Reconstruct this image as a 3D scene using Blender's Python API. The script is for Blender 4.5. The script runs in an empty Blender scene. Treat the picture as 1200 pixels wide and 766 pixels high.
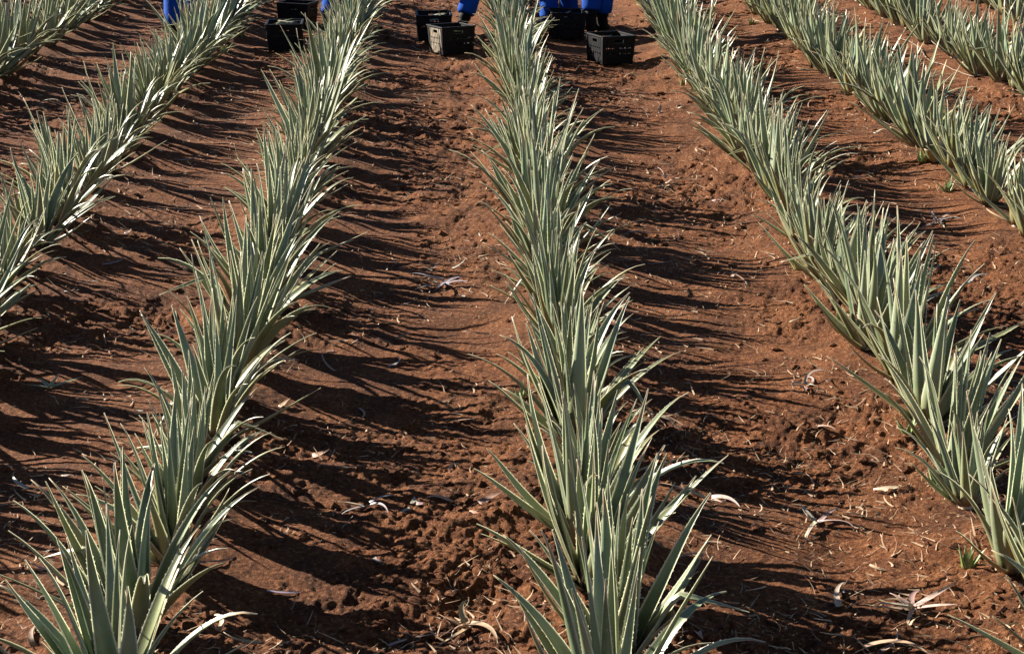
import bpy, bmesh, math, random
import numpy as np
from mathutils import Vector, Matrix

R = math.radians
random.seed(7)
rng = np.random.default_rng(11)
scene = bpy.context.scene
col = scene.collection

# ------------------------------------------------------------------ camera
CAM_H = 2.684
PITCH, YAW = R(18.507), R(1.344)
cam_data = bpy.data.cameras.new('camera')
cam_data.sensor_width = 36.0
cam_data.lens = 36.0 * 1900.0 / 1200.0
cam_data.clip_start = 0.1
cam_data.clip_end = 1500.0
cam = bpy.data.objects.new('camera', cam_data)
cam.location = (0, 0, CAM_H)
cam.rotation_euler = (R(90) - PITCH, 0, -YAW)
col.objects.link(cam)
scene.camera = cam

# ------------------------------------------------------------------ sky, sun, exposure
SUN_EL, SUN_AZ = R(24.5), R(-61)            # azimuth from +Y, negative = towards the left
world = bpy.data.worlds.new('World')
scene.world = world
world.use_nodes = True
wn = world.node_tree
bg = wn.nodes['Background']
sky = wn.nodes.new('ShaderNodeTexSky')
sky.sky_type = 'NISHITA'
sky.sun_disc = False
sky.sun_elevation = SUN_EL
sky.sun_rotation = SUN_AZ
sky.altitude = 1200
sky.air_density = 0.45
sky.dust_density = 0.05
wn.links.new(sky.outputs[0], bg.inputs[0])
bg.inputs[1].default_value = 0.05
sun_data = bpy.data.lights.new('sun', 'SUN')
sun_data.energy = 5.0
sun_data.angle = R(0.53)
sun_data.color = (1.0, 0.93, 0.82)
sun = bpy.data.objects.new('sun', sun_data)
sdir = Vector((math.sin(SUN_AZ) * math.cos(SUN_EL), math.cos(SUN_AZ) * math.cos(SUN_EL), math.sin(SUN_EL)))
sun.rotation_euler = sdir.to_track_quat('Z', 'Y').to_euler()
sun.location = (-10, 10, 12)
col.objects.link(sun)
scene.view_settings.view_transform = 'Standard'
scene.view_settings.look = 'None'
scene.view_settings.gamma = 1.0
scene.view_settings.exposure = 1.95
scene.cycles.max_bounces = 6
scene.cycles.diffuse_bounces = 3
scene.cycles.glossy_bounces = 2
scene.cycles.transmission_bounces = 3

# ------------------------------------------------------------------ helpers
_fw = Vector((math.sin(YAW) * math.cos(PITCH), math.cos(YAW) * math.cos(PITCH), -math.sin(PITCH)))
_rt = Vector((math.cos(YAW), -math.sin(YAW), 0))
_up = _rt.cross(_fw)


def at(px, py):
    """place on the field that the photograph shows at (px, py)"""
    d = _fw * 1900 + _rt * (px - 600) + _up * (383 - py)
    t = -CAM_H / d.z
    return d.x * t, d.y * t


def _hash(ix, iy, seed):
    n = (ix.astype(np.int64) * 374761393 + iy.astype(np.int64) * 668265263 + seed * 1442695041) & 0x7fffffff
    n = ((n ^ (n >> 13)) * 1274126177) & 0x7fffffff
    n = ((n ^ (n >> 16)) * 1911520717) & 0x7fffffff
    return ((n ^ (n >> 15)) & 0xffff) / 65535.0


def vnoise(x, y, seed):
    ix, iy = np.floor(x), np.floor(y)
    fx, fy = x - ix, y - iy
    fx = fx * fx * fx * (fx * (fx * 6 - 15) + 10)
    fy = fy * fy * fy * (fy * (fy * 6 - 15) + 10)
    a, b = _hash(ix, iy, seed), _hash(ix + 1, iy, seed)
    c, d = _hash(ix, iy + 1, seed), _hash(ix + 1, iy + 1, seed)
    return (a + (b - a) * fx) * (1 - fy) + (c + (d - c) * fx) * fy - 0.5


# rows of aloe: x = a + b * y
ROWS = [
    dict(key='fourth row right of centre', a=6.38, b=0.0, y0=17.2, y1=23.5, up=0.8, sp=0.55),
    dict(key='third row right of centre', a=4.86, b=0.0, y0=12.4, y1=23.5, up=0.8, sp=0.50),
    dict(key='second row right of centre', a=3.31, b=0.0074, y0=8.2, y1=23.5, up=0.7, sp=0.45),
    dict(key='row right of centre', a=1.836, b=0.0165, y0=4.25, y1=23.5, up=0.5, sp=0.45),
    dict(key='centre row', a=0.415, b=-0.0005, y0=4.15, y1=23.5, up=0.35, sp=0.43),
    dict(key='row left of centre', start=(0.52, 0.45), a=-1.016, b=-0.0177, y0=4.26, y1=23.5, up=0.1, sp=0.44),
    dict(key='second row left of centre', a=-2.42, b=-0.0215, y0=4.6, y1=23.5, up=0.2, sp=0.46),
    dict(key='third row left of centre', a=-4.38, b=-0.0100, y0=11.2, y1=23.5, up=0.3, sp=0.47),
    dict(key='fourth row left of centre', a=-6.0, b=-0.0100, y0=18.2, y1=23.5, up=0.3, sp=0.55),
]


def ground_z(x, y):
    x = np.asarray(x, float)
    y = np.asarray(y, float)
    d = np.full(np.broadcast(x, y).shape, 9.0)
    for r in ROWS:
        d = np.minimum(d, np.abs(x - (r['a'] + r['b'] * y)))
    wob = vnoise(x * 1.7, y * 1.7, 21)
    z = 0.075 * np.exp(-((d / (0.30 + 0.12 * wob)) ** 2)) - 0.02
    z = z + 0.045 * vnoise(x * 1.3, y * 1.1, 1) + 0.040 * vnoise(x * 3.6, y * 3.9, 2)
    rough = np.clip(0.62 + 1.7 * vnoise(x * 1.1 + 9, y * 1.1, 5), 0.25, 1.25)
    wx = x + 0.05 * vnoise(x * 6, y * 6, 41) + 0.02 * vnoise(x * 17, y * 17, 43)
    wy = y + 0.05 * vnoise(x * 6, y * 6, 42) + 0.02 * vnoise(x * 17, y * 17, 44)
    n3 = vnoise(wx * 8 + wy * 3, wy * 9 - wx * 3, 3)
    n4 = vnoise(wx * 17 - wy * 6, wy * 18 + wx * 6, 4)
    n5 = vnoise(wx * 38 + wy * 11, wy * 40 - wx * 11, 6)
    n6 = vnoise(wx * 88 - wy * 30, wy * 90 + wx * 30, 8)
    lump = np.clip(n4 + 0.5 * n5 - 0.12, 0, 1) ** 0.7
    z = z + rough * (0.036 * n3 + 0.020 * (0.25 - np.abs(n4)) + 0.013 * n5 + 0.009 * n6 + 0.016 * lump)
    return z


def gz(x, y):
    return float(ground_z(np.array([x]), np.array([y]))[0])


def mesh_np(name, verts, faces, nper, mat, smooth=True):
    me = bpy.data.meshes.new(name)
    nv, nf = len(verts), len(faces)
    me.vertices.add(nv)
    me.vertices.foreach_set('co', np.ascontiguousarray(verts, dtype=np.float32).ravel())
    me.loops.add(nf * nper)
    me.loops.foreach_set('vertex_index', np.ascontiguousarray(faces, dtype=np.int32).ravel())
    me.polygons.add(nf)
    me.polygons.foreach_set('loop_start', np.arange(0, nf * nper, nper, dtype=np.int32))
    me.polygons.foreach_set('use_smooth', np.full(nf, smooth))
    me.update(calc_edges=True)
    me.validate()
    me.materials.append(mat)
    return me


def link(name, me, parent=None, loc=(0, 0, 0), rot=(0, 0, 0), scale=(1, 1, 1)):
    o = bpy.data.objects.new(name, me)
    o.location, o.rotation_euler, o.scale = loc, rot, scale
    if parent is not None:
        o.parent = parent
    col.objects.link(o)
    return o


def tag(o, label, cat, group=None):
    o['label'], o['category'] = label, cat
    if group:
        o['group'] = group
    return o


ONES = ['', 'first', 'second', 'third', 'fourth', 'fifth', 'sixth', 'seventh', 'eighth', 'ninth', 'tenth', 'eleventh', 'twelfth',
        'thirteenth', 'fourteenth', 'fifteenth', 'sixteenth', 'seventeenth', 'eighteenth', 'nineteenth']
TENS = {2: ('twentieth', 'twenty'), 3: ('thirtieth', 'thirty'), 4: ('fortieth', 'forty'), 5: ('fiftieth', 'fifty'), 6: ('sixtieth', 'sixty'), 7: ('seventieth', 'seventy'), 8: ('eightieth', 'eighty'), 9: ('ninetieth', 'ninety')}


def ordinal(n):
    if n < 20:
        return ONES[n]
    t, o = divmod(n, 10)
    return TENS[t][0] if o == 0 else TENS[t][1] + '-' + ONES[o]


# ------------------------------------------------------------------ materials
def new_mat(name):
    m = bpy.data.materials.new(name)
    m.use_nodes = True
    nt = m.node_tree
    return m, nt, nt.nodes['Principled BSDF'], nt.nodes['Material Output']


def node(nt, t, **kw):
    n = nt.nodes.new(t)
    for k, v in kw.items():
        if isinstance(k, str) and hasattr(n, k):
            setattr(n, k, v)
    return n


def mixc(nt, fac, a, b, blend='MIX'):
    n = nt.nodes.new('ShaderNodeMix')
    n.data_type = 'RGBA'
    n.blend_type = blend
    for sock, v in ((n.inputs[0], fac), (n.inputs[6], a), (n.inputs[7], b)):
        if hasattr(v, 'links'):
            nt.links.new(v, sock)
        elif isinstance(v, (tuple, list)):
            sock.default_value = (*v[:3], 1)
        else:
            sock.default_value = v
    return n.outputs[2]


def ramp(nt, fac, stops):
    n = nt.nodes.new('ShaderNodeValToRGB')
    el = n.color_ramp.elements
    while len(el) < len(stops):
        el.new(0.5)
    for e, (p, c) in zip(el, stops):
        e.position = p
        e.color = (*c, 1) if isinstance(c, (tuple, list)) else (c, c, c, 1)
    nt.links.new(fac, n.inputs[0])
    return n.outputs[0]


def noise_tex(nt, vec, scale, detail=4, rough=0.55):
    n = nt.nodes.new('ShaderNodeTexNoise')
    n.inputs['Scale'].default_value = scale
    n.inputs['Detail'].default_value = detail
    n.inputs['Roughness'].default_value = rough
    if vec is not None:
        nt.links.new(vec, n.inputs['Vector'])
    return n.outputs['Fac']


def soil_material():
    m, nt, b, out = new_mat('red_soil')
    pos = nt.nodes.new('ShaderNodeNewGeometry').outputs['Position']
    big = noise_tex(nt, pos, 1.1, 4)
    mid = noise_tex(nt, pos, 7.0, 6, 0.65)
    fine = noise_tex(nt, pos, 60.0, 5, 0.7)
    c = ramp(nt, mid, [(0.30, (0.085, 0.030, 0.0115)), (0.50, (0.165, 0.060, 0.0225)), (0.72, (0.255, 0.100, 0.040))])
    c = mixc(nt, ramp(nt, big, [(0.40, 0.0), (0.62, 0.65)]), c, (0.180, 0.073, 0.031))
    damp = noise_tex(nt, pos, 2.6, 5, 0.6)
    c = mixc(nt, ramp(nt, damp, [(0.47, 0.0), (0.62, 0.8)]), c, (0.082, 0.031, 0.014))
    c = mixc(nt, ramp(nt, fine, [(0.38, 0.8), (0.50, 0.0)]), c, (0.055, 0.019, 0.008))  # crevice shade painted dark into the hollows of the bump
    c = mixc(nt, ramp(nt, fine, [(0.55, 0.0), (0.68, 0.75)]), c, (0.42, 0.215, 0.100))  # tan highlights of lit crumbs painted onto the bump tops
    nt.links.new(c, b.inputs['Base Color'])
    b.inputs['Roughness'].default_value = 0.95
    b.inputs['Specular IOR Level'].default_value = 0.15
    f2 = noise_tex(nt, pos, 150.0, 4, 0.75)
    add = nt.nodes.new('ShaderNodeMath')
    add.operation = 'MULTIPLY_ADD'
    nt.links.new(fine, add.inputs[0])
    add.inputs[1].default_value = 1.6
    nt.links.new(f2, add.inputs[2])
    bump = nt.nodes.new('ShaderNodeBump')
    bump.inputs['Strength'].default_value = 1.0
    bump.inputs['Distance'].default_value = 0.018
    nt.links.new(add.outputs[0], bump.inputs['Height'])
    nt.links.new(bump.outputs[0], b.inputs['Normal'])
    return m


def leaf_material():
    m, nt, b, out = new_mat('aloe_leaf')
    oi = nt.nodes.new('ShaderNodeObjectInfo')
    at_t = nt.nodes.new('ShaderNodeAttribute'); at_t.attribute_name = 'along'
    at_u = nt.nodes.new('ShaderNodeAttribute'); at_u.attribute_name = 'across'
    t, u = at_t.outputs['Fac'], at_u.outputs['Fac']
    tc = nt.nodes.new('ShaderNodeTexCoord')
    n1 = noise_tex(nt, tc.outputs['Object'], 9.0, 4)
    n2 = noise_tex(nt, tc.outputs['Object'], 70.0, 3)
    base = oi.outputs['Color']
    tt_ = nt.nodes.new('ShaderNodeMath')
    tt_.operation = 'MULTIPLY_ADD'                                                          # dry tips of uneven length
    nt.links.new(oi.outputs['Random'], tt_.inputs[0])
    tt_.inputs[1].default_value = 0.14
    tm = nt.nodes.new('ShaderNodeMath')
    tm.operation = 'SUBTRACT'
    nt.links.new(t, tm.inputs[0])
    tm.inputs[1].default_value = 0.07
    nt.links.new(tm.outputs[0], tt_.inputs[2])
    c = mixc(nt, ramp(nt, n1, [(0.38, 0.0), (0.7, 0.30)]), base, (0.29, 0.325, 0.25))      # waxy bloom
    c = mixc(nt, ramp(nt, n2, [(0.60, 0.0), (0.75, 0.22)]), c, (0.34, 0.35, 0.28))        # pale flecks
    c = mixc(nt, ramp(nt, t, [(0.0, 0.8), (0.30, 0.0)]), c, (0.21, 0.19, 0.075))          # olive foot
    c = mixc(nt, ramp(nt, t, [(0.0, 0.7), (0.14, 0.0)]), c, (0.15, 0.075, 0.036))         # splashed soil
    sc_ = noise_tex(nt, tc.outputs['Object'], 23.0, 2)
    c = mixc(nt, ramp(nt, sc_, [(0.66, 0.0), (0.72, 0.7)]), c, (0.20, 0.13, 0.065))       # scars
    c = mixc(nt, ramp(nt, tt_.outputs[0], [(0.84, 0.0), (0.97, 0.9)]), c, (0.30, 0.19, 0.10))          # dry tip
    c = mixc(nt, ramp(nt, u, [(0.86, 0.0), (0.98, 0.85)]), c, (0.74, 0.68, 0.53))         # pale horny margin, whitened further to paint in sunlit edges
    nt.links.new(c, b.inputs['Base Color'])
    b.inputs['Roughness'].default_value = 0.40
    b.inputs['Specular IOR Level'].default_value = 0.5
    b.inputs['Sheen Weight'].default_value = 0.0
    bump = nt.nodes.new('ShaderNodeBump')
    bump.inputs['Strength'].default_value = 0.15
    bump.inputs['Distance'].default_value = 0.004
    nt.links.new(n2, bump.inputs['Height'])
    nt.links.new(bump.outputs[0], b.inputs['Normal'])
    tr = nt.nodes.new('ShaderNodeBsdfTranslucent')
    nt.links.new(mixc(nt, 0.5, c, (0.46, 0.52, 0.26)), tr.inputs['Color'])
    ms = nt.nodes.new('ShaderNodeMixShader')
    nt.links.new(ramp(nt, u, [(0.0, 0.10), (0.85, 0.16), (1.0, 0.5)]), ms.inputs[0])
    nt.links.new(b.outputs[0], ms.inputs[1])
    nt.links.new(tr.outputs[0], ms.inputs[2])
    nt.links.new(ms.outputs[0], out.inputs['Surface'])
    return m


def dry_material():
    m, nt, b, out = new_mat('dry_leaf')
    oi = nt.nodes.new('ShaderNodeObjectInfo')
    tc = nt.nodes.new('ShaderNodeTexCoord')
    n1 = noise_tex(nt, tc.outputs['Object'], 30.0, 5, 0.6)
    c = mixc(nt, ramp(nt, n1, [(0.35, 0.0), (0.7, 0.6)]), oi.outputs['Color'], (0.24, 0.15, 0.095))
    nt.links.new(c, b.inputs['Base Color'])
    b.inputs['Roughness'].default_value = 0.6
    bump = nt.nodes.new('ShaderNodeBump')
    bump.inputs['Strength'].default_value = 0.4
    bump.inputs['Distance'].default_value = 0.004
    nt.links.new(n1, bump.inputs['Height'])
    nt.links.new(bump.outputs[0], b.inputs['Normal'])
    return m


def simple_mat(name, c, rough, c2=None, scale=30.0, bump=0.2, spec=0.5):
    m, nt, b, out = new_mat(name)
    tc = nt.nodes.new('ShaderNodeTexCoord')
    n1 = noise_tex(nt, tc.outputs['Object'], scale, 5, 0.6)
    nt.links.new(mixc(nt, ramp(nt, n1, [(0.4, 0.0), (0.72, 1.0)]), c, c2 or c), b.inputs['Base Color'])
    b.inputs['Roughness'].default_value = rough
    b.inputs['Specular IOR Level'].default_value = spec
    bp = nt.nodes.new('ShaderNodeBump')
    bp.inputs['Strength'].default_value = bump
    bp.inputs['Distance'].default_value = 0.01
    nt.links.new(n1, bp.inputs['Height'])
    nt.links.new(bp.outputs[0], b.inputs['Normal'])
    return m


SOIL = soil_material()
LEAF = leaf_material()
DRY = dry_material()
STRAW = simple_mat('straw', (0.38, 0.26, 0.16), 0.85, (0.13, 0.075, 0.042), 6.0)
STEM = simple_mat('aloe_stem', (0.50, 0.42, 0.30), 0.8, (0.26, 0.17, 0.10), 45.0, 0.6)
PLASTIC = simple_mat('black_plastic', (0.004, 0.004, 0.006), 0.6, (0.010, 0.007, 0.006), 9.0, 0.08, 0.15)
SUNLIT_PALE = simple_mat('sunlit_pale_plastic', (0.24, 0.19, 0.13), 0.6, (0.012, 0.010, 0.009), 14.0, 0.1)  # on the crate wall this cream stands for sunlight; the handle is pale itself
CLOTH = simple_mat('blue_cotton', (0.004, 0.040, 0.215), 0.9, (0.010, 0.056, 0.27), 7.0, 1.0, 0.1)
RUBBER = simple_mat('black_rubber', (0.005, 0.005, 0.006), 0.7, (0.016, 0.010, 0.007), 12.0, 0.1, 0.1)
SKIN = simple_mat('skin', (0.11, 0.055, 0.032), 0.5, (0.085, 0.042, 0.025), 25.0, 0.05)
HAT = simple_mat('hat_cloth', (0.012, 0.04, 0.25), 0.9, (0.02, 0.06, 0.3), 25.0, 0.3, 0.2)
EYE = simple_mat('eye', (0.7, 0.68, 0.64), 0.2, (0.7, 0.68, 0.64))
PIPE = simple_mat('tan_pipe', (0.17, 0.11, 0.07), 0.8, (0.12, 0.075, 0.045), 20.0)

# ------------------------------------------------------------------ ground
def build_ground():
    ys = [-60, -25, -8, 0, 1.5, 2.6]
    y = 3.2
    while y < 26:
        ys.append(y)
        z = y * math.cos(PITCH) + CAM_H * math.sin(PITCH)
        y += max(0.0075, 1.15 / (CAM_H * 1620 / (z * z)))
    for k in range(14):
        ys.append(26 + 0.4 * 1.62 ** k)
    ys += [600, 1100]
    ys = np.array(ys)
    NU = 760
    u = np.linspace(-1, 1, NU)
    ext = np.array([0.15, 0.5, 1.2, 2.5, 5, 10, 22, 50, 120, 300, 700])
    half = np.clip(0.345 * ys + 0.45, 1.4, 9.6)
    X = np.concatenate([-(half[:, None] + ext[None, ::-1]), half[:, None] * u[None, :], half[:, None] + ext[None, :]], axis=1)
    X = X + (ys * math.tan(YAW))[:, None] * ((ys > 0) & (ys < 30))[:, None]
    Y = np.repeat(ys[:, None], X.shape[1], axis=1)
    Z = ground_z(X, Y)
    V = np.stack([X, Y, Z], axis=-1).reshape(-1, 3)
    nr, nc = X.shape
    i = np.arange((nr - 1) * nc).reshape(nr - 1, nc)[:, :-1]
    F = np.stack([i, i + 1, i + 1 + nc, i + nc], axis=-1).reshape(-1, 4)
    o = link('ground', mesh_np('ground', V, F, 4, SOIL))
    o['kind'] = 'structure'
    o['label'] = 'bare red soil of the field, ridged along the planted rows'
    return o


build_ground()

# loose clods of soil
def build_clods(n=11000):
    bm = bmesh.new()
    bmesh.ops.create_icosphere(bm, subdivisions=1, radius=1)
    bv = np.array([v.co[:] for v in bm.verts])
    bf = np.array([[v.index for v in f.verts] for f in bm.faces])
    bm.free()
    r = np.random.default_rng(5)
    y = 4.0 + 18 * r.random(n * 3) ** 1.7
    x = (r.random(n * 3) * 2 - 1) * (0.345 * y + 0.3)
    keep = (vnoise(x * 1.1 + 9, y * 1.1, 5) + 0.6 * vnoise(x * 4, y * 4, 77) + 0.28 * r.random(n * 3)) > 0.05
    x, y = x[keep][:n], y[keep][:n]
    m = len(x)
    s = (0.0025 + 0.017 * r.random(m) ** 4.5) * (1 + 0.025 * y)
    z = ground_z(x, y) + s * 0.15
    jit = 0.65 + 0.7 * r.random((m, len(bv), 1))
    sc = s[:, None, None] * np.stack([1 + 0.5 * r.random(m), 1 + 0.5 * r.random(m), 0.55 + 0.4 * r.random(m)], -1)[:, None, :]
    V = bv[None] * jit * sc
    a = r.random(m) * 6.28
    ca, sa = np.cos(a)[:, None], np.sin(a)[:, None]
    V = np.stack([V[..., 0] * ca - V[..., 1] * sa, V[..., 0] * sa + V[..., 1] * ca, V[..., 2]], -1)
    V += np.stack([x, y, z], -1)[:, None, :]
    F = bf[None] + (np.arange(m) * len(bv))[:, None, None]
    o = link('soil_clods', mesh_np('soil_clods', V.reshape(-1, 3), F.reshape(-1, 3), 3, SOIL, smooth=False))
    o['kind'] = 'stuff'
    tag(o, 'small loose red clods strewn over the bare soil', 'clods')


build_clods()


# fine straw and shreds of dead leaf, too small to pick apart
def build_straw(n=26000):
    r = np.random.default_rng(9)
    y = 4.0 + 19 * r.random(n * 4) ** 1.2
    x = (r.random(n * 4) * 2 - 1) * (0.345 * y + 0.3)
    keep = (vnoise(x * 0.9 + 3, y * 0.9, 31) + 0.8 * vnoise(x * 3, y * 3, 32) + 0.6 * r.random(n * 4)) > 0.20
    x, y = x[keep][:n], y[keep][:n]
    m = len(x)
    L = (0.012 + 0.075 * r.random(m) ** 2.6) * (1 + 0.03 * y)
    W = (0.0009 + 0.0034 * r.random(m) ** 2.5) * (1 + 0.03 * y)
    a = r.random(m) * 6.28
    curl = (r.random(m) - 0.5) * 2.2
    lift = r.random(m) ** 2 * 0.5
    K = 4
    P = np.zeros((m, K + 1, 2, 3))
    px, py, pz = x.copy(), y.copy(), np.zeros(m)
    base = ground_z(x, y) + 0.004
    for k in range(K + 1):
        t = k / K
        th = a + curl * t
        w = W * (1 - 0.75 * t)
        nx, ny = -np.sin(th), np.cos(th)
        hz = np.maximum(base + pz, ground_z(px, py) + 0.003)
        P[:, k, 0] = np.stack([px + nx * w, py + ny * w, hz], -1)
        P[:, k, 1] = np.stack([px - nx * w, py - ny * w, hz + w * 0.8], -1)
        px = px + np.cos(th) * L / K
        py = py + np.sin(th) * L / K
        pz = pz + lift * L / K
    V = P.reshape(-1, 3)
    q = np.array([[2 * k, 2 * k + 2, 2 * k + 3, 2 * k + 1] for k in range(K)])
    F = (q[None] + (np.arange(m) * (2 * (K + 1)))[:, None, None]).reshape(-1, 4)
    o = link('straw_litter', mesh_np('straw_litter', V, F, 4, STRAW))
    o['kind'] = 'stuff'
    tag(o, 'fine pale straw and shredded dead leaf on the soil', 'litter')


build_straw()


# ------------------------------------------------------------------ leaves
def leaf_mesh(name, mat, L=0.55, W=0.035, a0=10, curv=10, tip=0, yaw=0, twist=0, segs=11, teeth=True, thick=0.5, chan=0.2,
              blunt=0.0, power=0.92, flange=0.0, kink=0.0):
    """A tapered, channelled aloe leaf that starts at the origin and leans to +X. Angles in degrees."""
    N = 60
    t = np.linspace(0, 1, N + 1)
    phi = R(a0) + R(curv) * t ** 1.5 + R(tip) * t ** 5 + R(kink) / (1 + np.exp(-(t - 0.56) * 60))
    psi = R(yaw) * t
    T = np.stack([np.sin(phi) * np.cos(psi), np.sin(phi) * np.sin(psi), np.cos(phi)], -1)
    C = np.concatenate([[[0, 0, 0]], np.cumsum((T[1:] + T[:-1]) * 0.5 * L / N, 0)])
    S = np.stack([-np.sin(psi), np.cos(psi), np.zeros(N + 1)], -1)
    Nn = np.cross(T, S) * -1
    Nn = np.stack([-np.cos(phi) * np.cos(psi), -np.cos(phi) * np.sin(psi), np.sin(phi)], -1)
    tw = R(twist) * t
    S2 = S * np.cos(tw)[:, None] + Nn * np.sin(tw)[:, None]
    N2 = -S * np.sin(tw)[:, None] + Nn * np.cos(tw)[:, None]

    def prof(tt):
        w = W * (1 - tt) ** power * (0.90 + 0.40 * tt * math.exp(-tt * 2.0))
        if blunt:
            w = W * (1 - tt * (1 - blunt))
        return max(w, 0.0012)

    def ev(A, tt):
        return np.array([np.interp(tt, t, A[:, k]) for k in range(3)])

    V, al, ac = [], [], []
    if teeth:
        ring = [(-1, 0), (-0.82, -chan * 0.30), (-0.4, -chan * 0.82), (0, -chan), (0.4, -chan * 0.82), (0.82, -chan * 0.30), (1, 0), (0.78, -0.52), (0.4, -0.88), (0, -1), (-0.4, -0.88), (-0.78, -0.52)]
    else:
        ring = [(-1, 0), (0, -chan), (1, 0), (0.72, -0.6), (0, -1), (-0.72, -0.6)]
        
    K = len(ring)
    ts = [(k / segs) ** 0.92 for k in range(segs + 1)]
    for tt in ts:
        c, s, n, w = ev(C, tt), ev(S2, tt), ev(N2, tt), prof(tt)
        h = w * max(thick, chan + 0.12) + 0.0015
        for q_, (yy, zz) in enumerate(ring):
            back = q_ > K // 2
            off = zz * h if back else zz * w
            V.append(c + s * (yy * w) + n * off)
            al.append(tt)
            ac.append(abs(yy))
    F = []
    for k in range(segs):
        for j in range(K):
            a, b = k * K + j, k * K + (j + 1) % K
            F.append((a, b, b + K, a + K))
    F.append(tuple(range(segs * K, segs * K + K)))
    F.append(tuple(reversed(range(K))))
    if flange:
        # thin horny margin, a single sheet added so backlit edges show bright
        for side, j in ((-1, 0), (1, K // 2)):
            base_i = len(V)
            for k, tt in enumerate(ts):
                V.append(V[k * K + j] + ev(S2, tt) * (side * flange * (1 - 0.75 * tt)) + ev(N2, tt) * (0.25 * flange))
                al.append(tt * 0.9)
                ac.append(1.0)
            for k in range(segs):
                F.append((k * K + j, (k + 1) * K + j, base_i + k + 1, base_i + k))
    if teeth:
        step = 0.021
        nt_ = int(L * 0.9 / step)
        for side in (-1, 1):
            for k in range(1, nt_):
                if U(0, 1) < 0.12:
                    continue
                tt = k * step / L + random.uniform(-0.011, 0.011)
                hw = 0.0036 / L
                w0, w1, wm = prof(tt - hw), prof(tt + hw), prof(tt)
                h = 0.0045 * (1 - 0.5 * tt) * U(0.5, 1.25)
                i0 = len(V)
                V.append(ev(C, tt - hw) + ev(S2, tt - hw) * side * (w0 + flange * (1 - 0.75 * tt) * 0.9))
                V.append(ev(C, tt + hw) + ev(S2, tt + hw) * side * (w1 + flange * (1 - 0.75 * tt) * 0.9))
                V.append(ev(C, tt + hw) + ev(S2, tt) * side * (wm + h + flange * (1 - 0.75 * tt)) + ev(N2, tt) * 0.001)
                al += [tt * 0.85] * 3
                ac += [1.0] * 3
                F.append((i0, i0 + 1, i0 + 2))
    me = bpy.data.meshes.new(name)
    me.from_pydata([tuple(v) for v in V], [], F)
    for nm, arr in (('along', al), ('across', ac)):
        a = me.attributes.new(nm, 'FLOAT', 'POINT')
        a.data.foreach_set('value', np.array(arr, dtype=np.float32))
    me.polygons.foreach_set('use_smooth', np.full(len(me.polygons), True))
    sharp = np.zeros(len(me.edges), dtype=bool)
    for e in me.edges:
        v0, v1 = e.vertices
        if v0 < len(ts) * K and v1 < len(ts) * K and v0 % K == v1 % K and ring[v0 % K][0] in (-1, 1):
            sharp[e.index] = True
    sa = me.attributes.new('sharp_edge', 'BOOLEAN', 'EDGE')
    sa.data.foreach_set('value', sharp)
    me.materials.append(mat)
    me.update()
    return me


U = random.uniform
KINDS = {}
for near in (True, False):
    sg = 11 if near else 7
    wf = 1.0 if near else 1.08
    def V_(kind, n, f):
        KINDS[(kind, near)] = [leaf_mesh('leaf', LEAF, segs=sg, teeth=near, flange=0.0032 if near else 0.0036, **f()) for _ in range(n)]
    V_('inner', 10, lambda: dict(L=U(0.50, 0.68), W=U(0.033, 0.043) * wf, a0=U(3, 12), curv=U(-6, 9), tip=U(-4, 14), yaw=U(-12, 12), twist=U(-45, 45), chan=U(0.38, 0.62)))
    V_('mid', 12, lambda: dict(L=U(0.50, 0.70), W=U(0.035, 0.046) * wf, a0=U(14, 28), curv=U(-13, 12), tip=U(-8, 20), yaw=U(-16, 16), twist=U(-40, 40), chan=U(0.34, 0.58)))
    V_('outer', 12, lambda: dict(L=U(0.42, 0.62), W=U(0.034, 0.045) * wf, a0=U(30, 47), curv=U(-20, 8), tip=U(-6, 18), yaw=U(-20, 20), twist=U(-32, 32), chan=U(0.28, 0.50)))
    V_('arch', 13, lambda: dict(L=U(0.46, 0.64), W=U(0.033, 0.043) * wf, a0=U(18, 38), curv=U(16, 52), tip=U(0, 36), yaw=U(-20, 20), twist=U(-28, 28), chan=U(0.28, 0.50)))
    V_('low', 8, lambda: dict(L=U(0.36, 0.52), W=U(0.034, 0.044) * wf, a0=U(50, 68), curv=U(-30, 2), tip=U(-10, 30), yaw=U(-25, 25), twist=U(-30, 30), chan=U(0.28, 0.45)))
    V_('broken', 4, lambda: dict(L=U(0.46, 0.60), W=U(0.033, 0.043) * wf, a0=U(12, 30), curv=U(-5, 10), kink=U(50, 115), yaw=U(-16, 16), twist=U(-30, 30), chan=U(0.3, 0.5)))
    V_('short', 6, lambda: dict(L=U(0.20, 0.34), W=U(0.018, 0.027) * wf, a0=U(3, 20), curv=U(-5, 15), tip=U(-3, 10), yaw=U(-10, 10), twist=U(-25, 25)))
    V_('cut', 4, lambda: dict(L=U(0.12, 0.24), W=U(0.028, 0.036) * wf, a0=U(25, 50), curv=U(0, 15), blunt=U(0.55, 0.75)))

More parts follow.
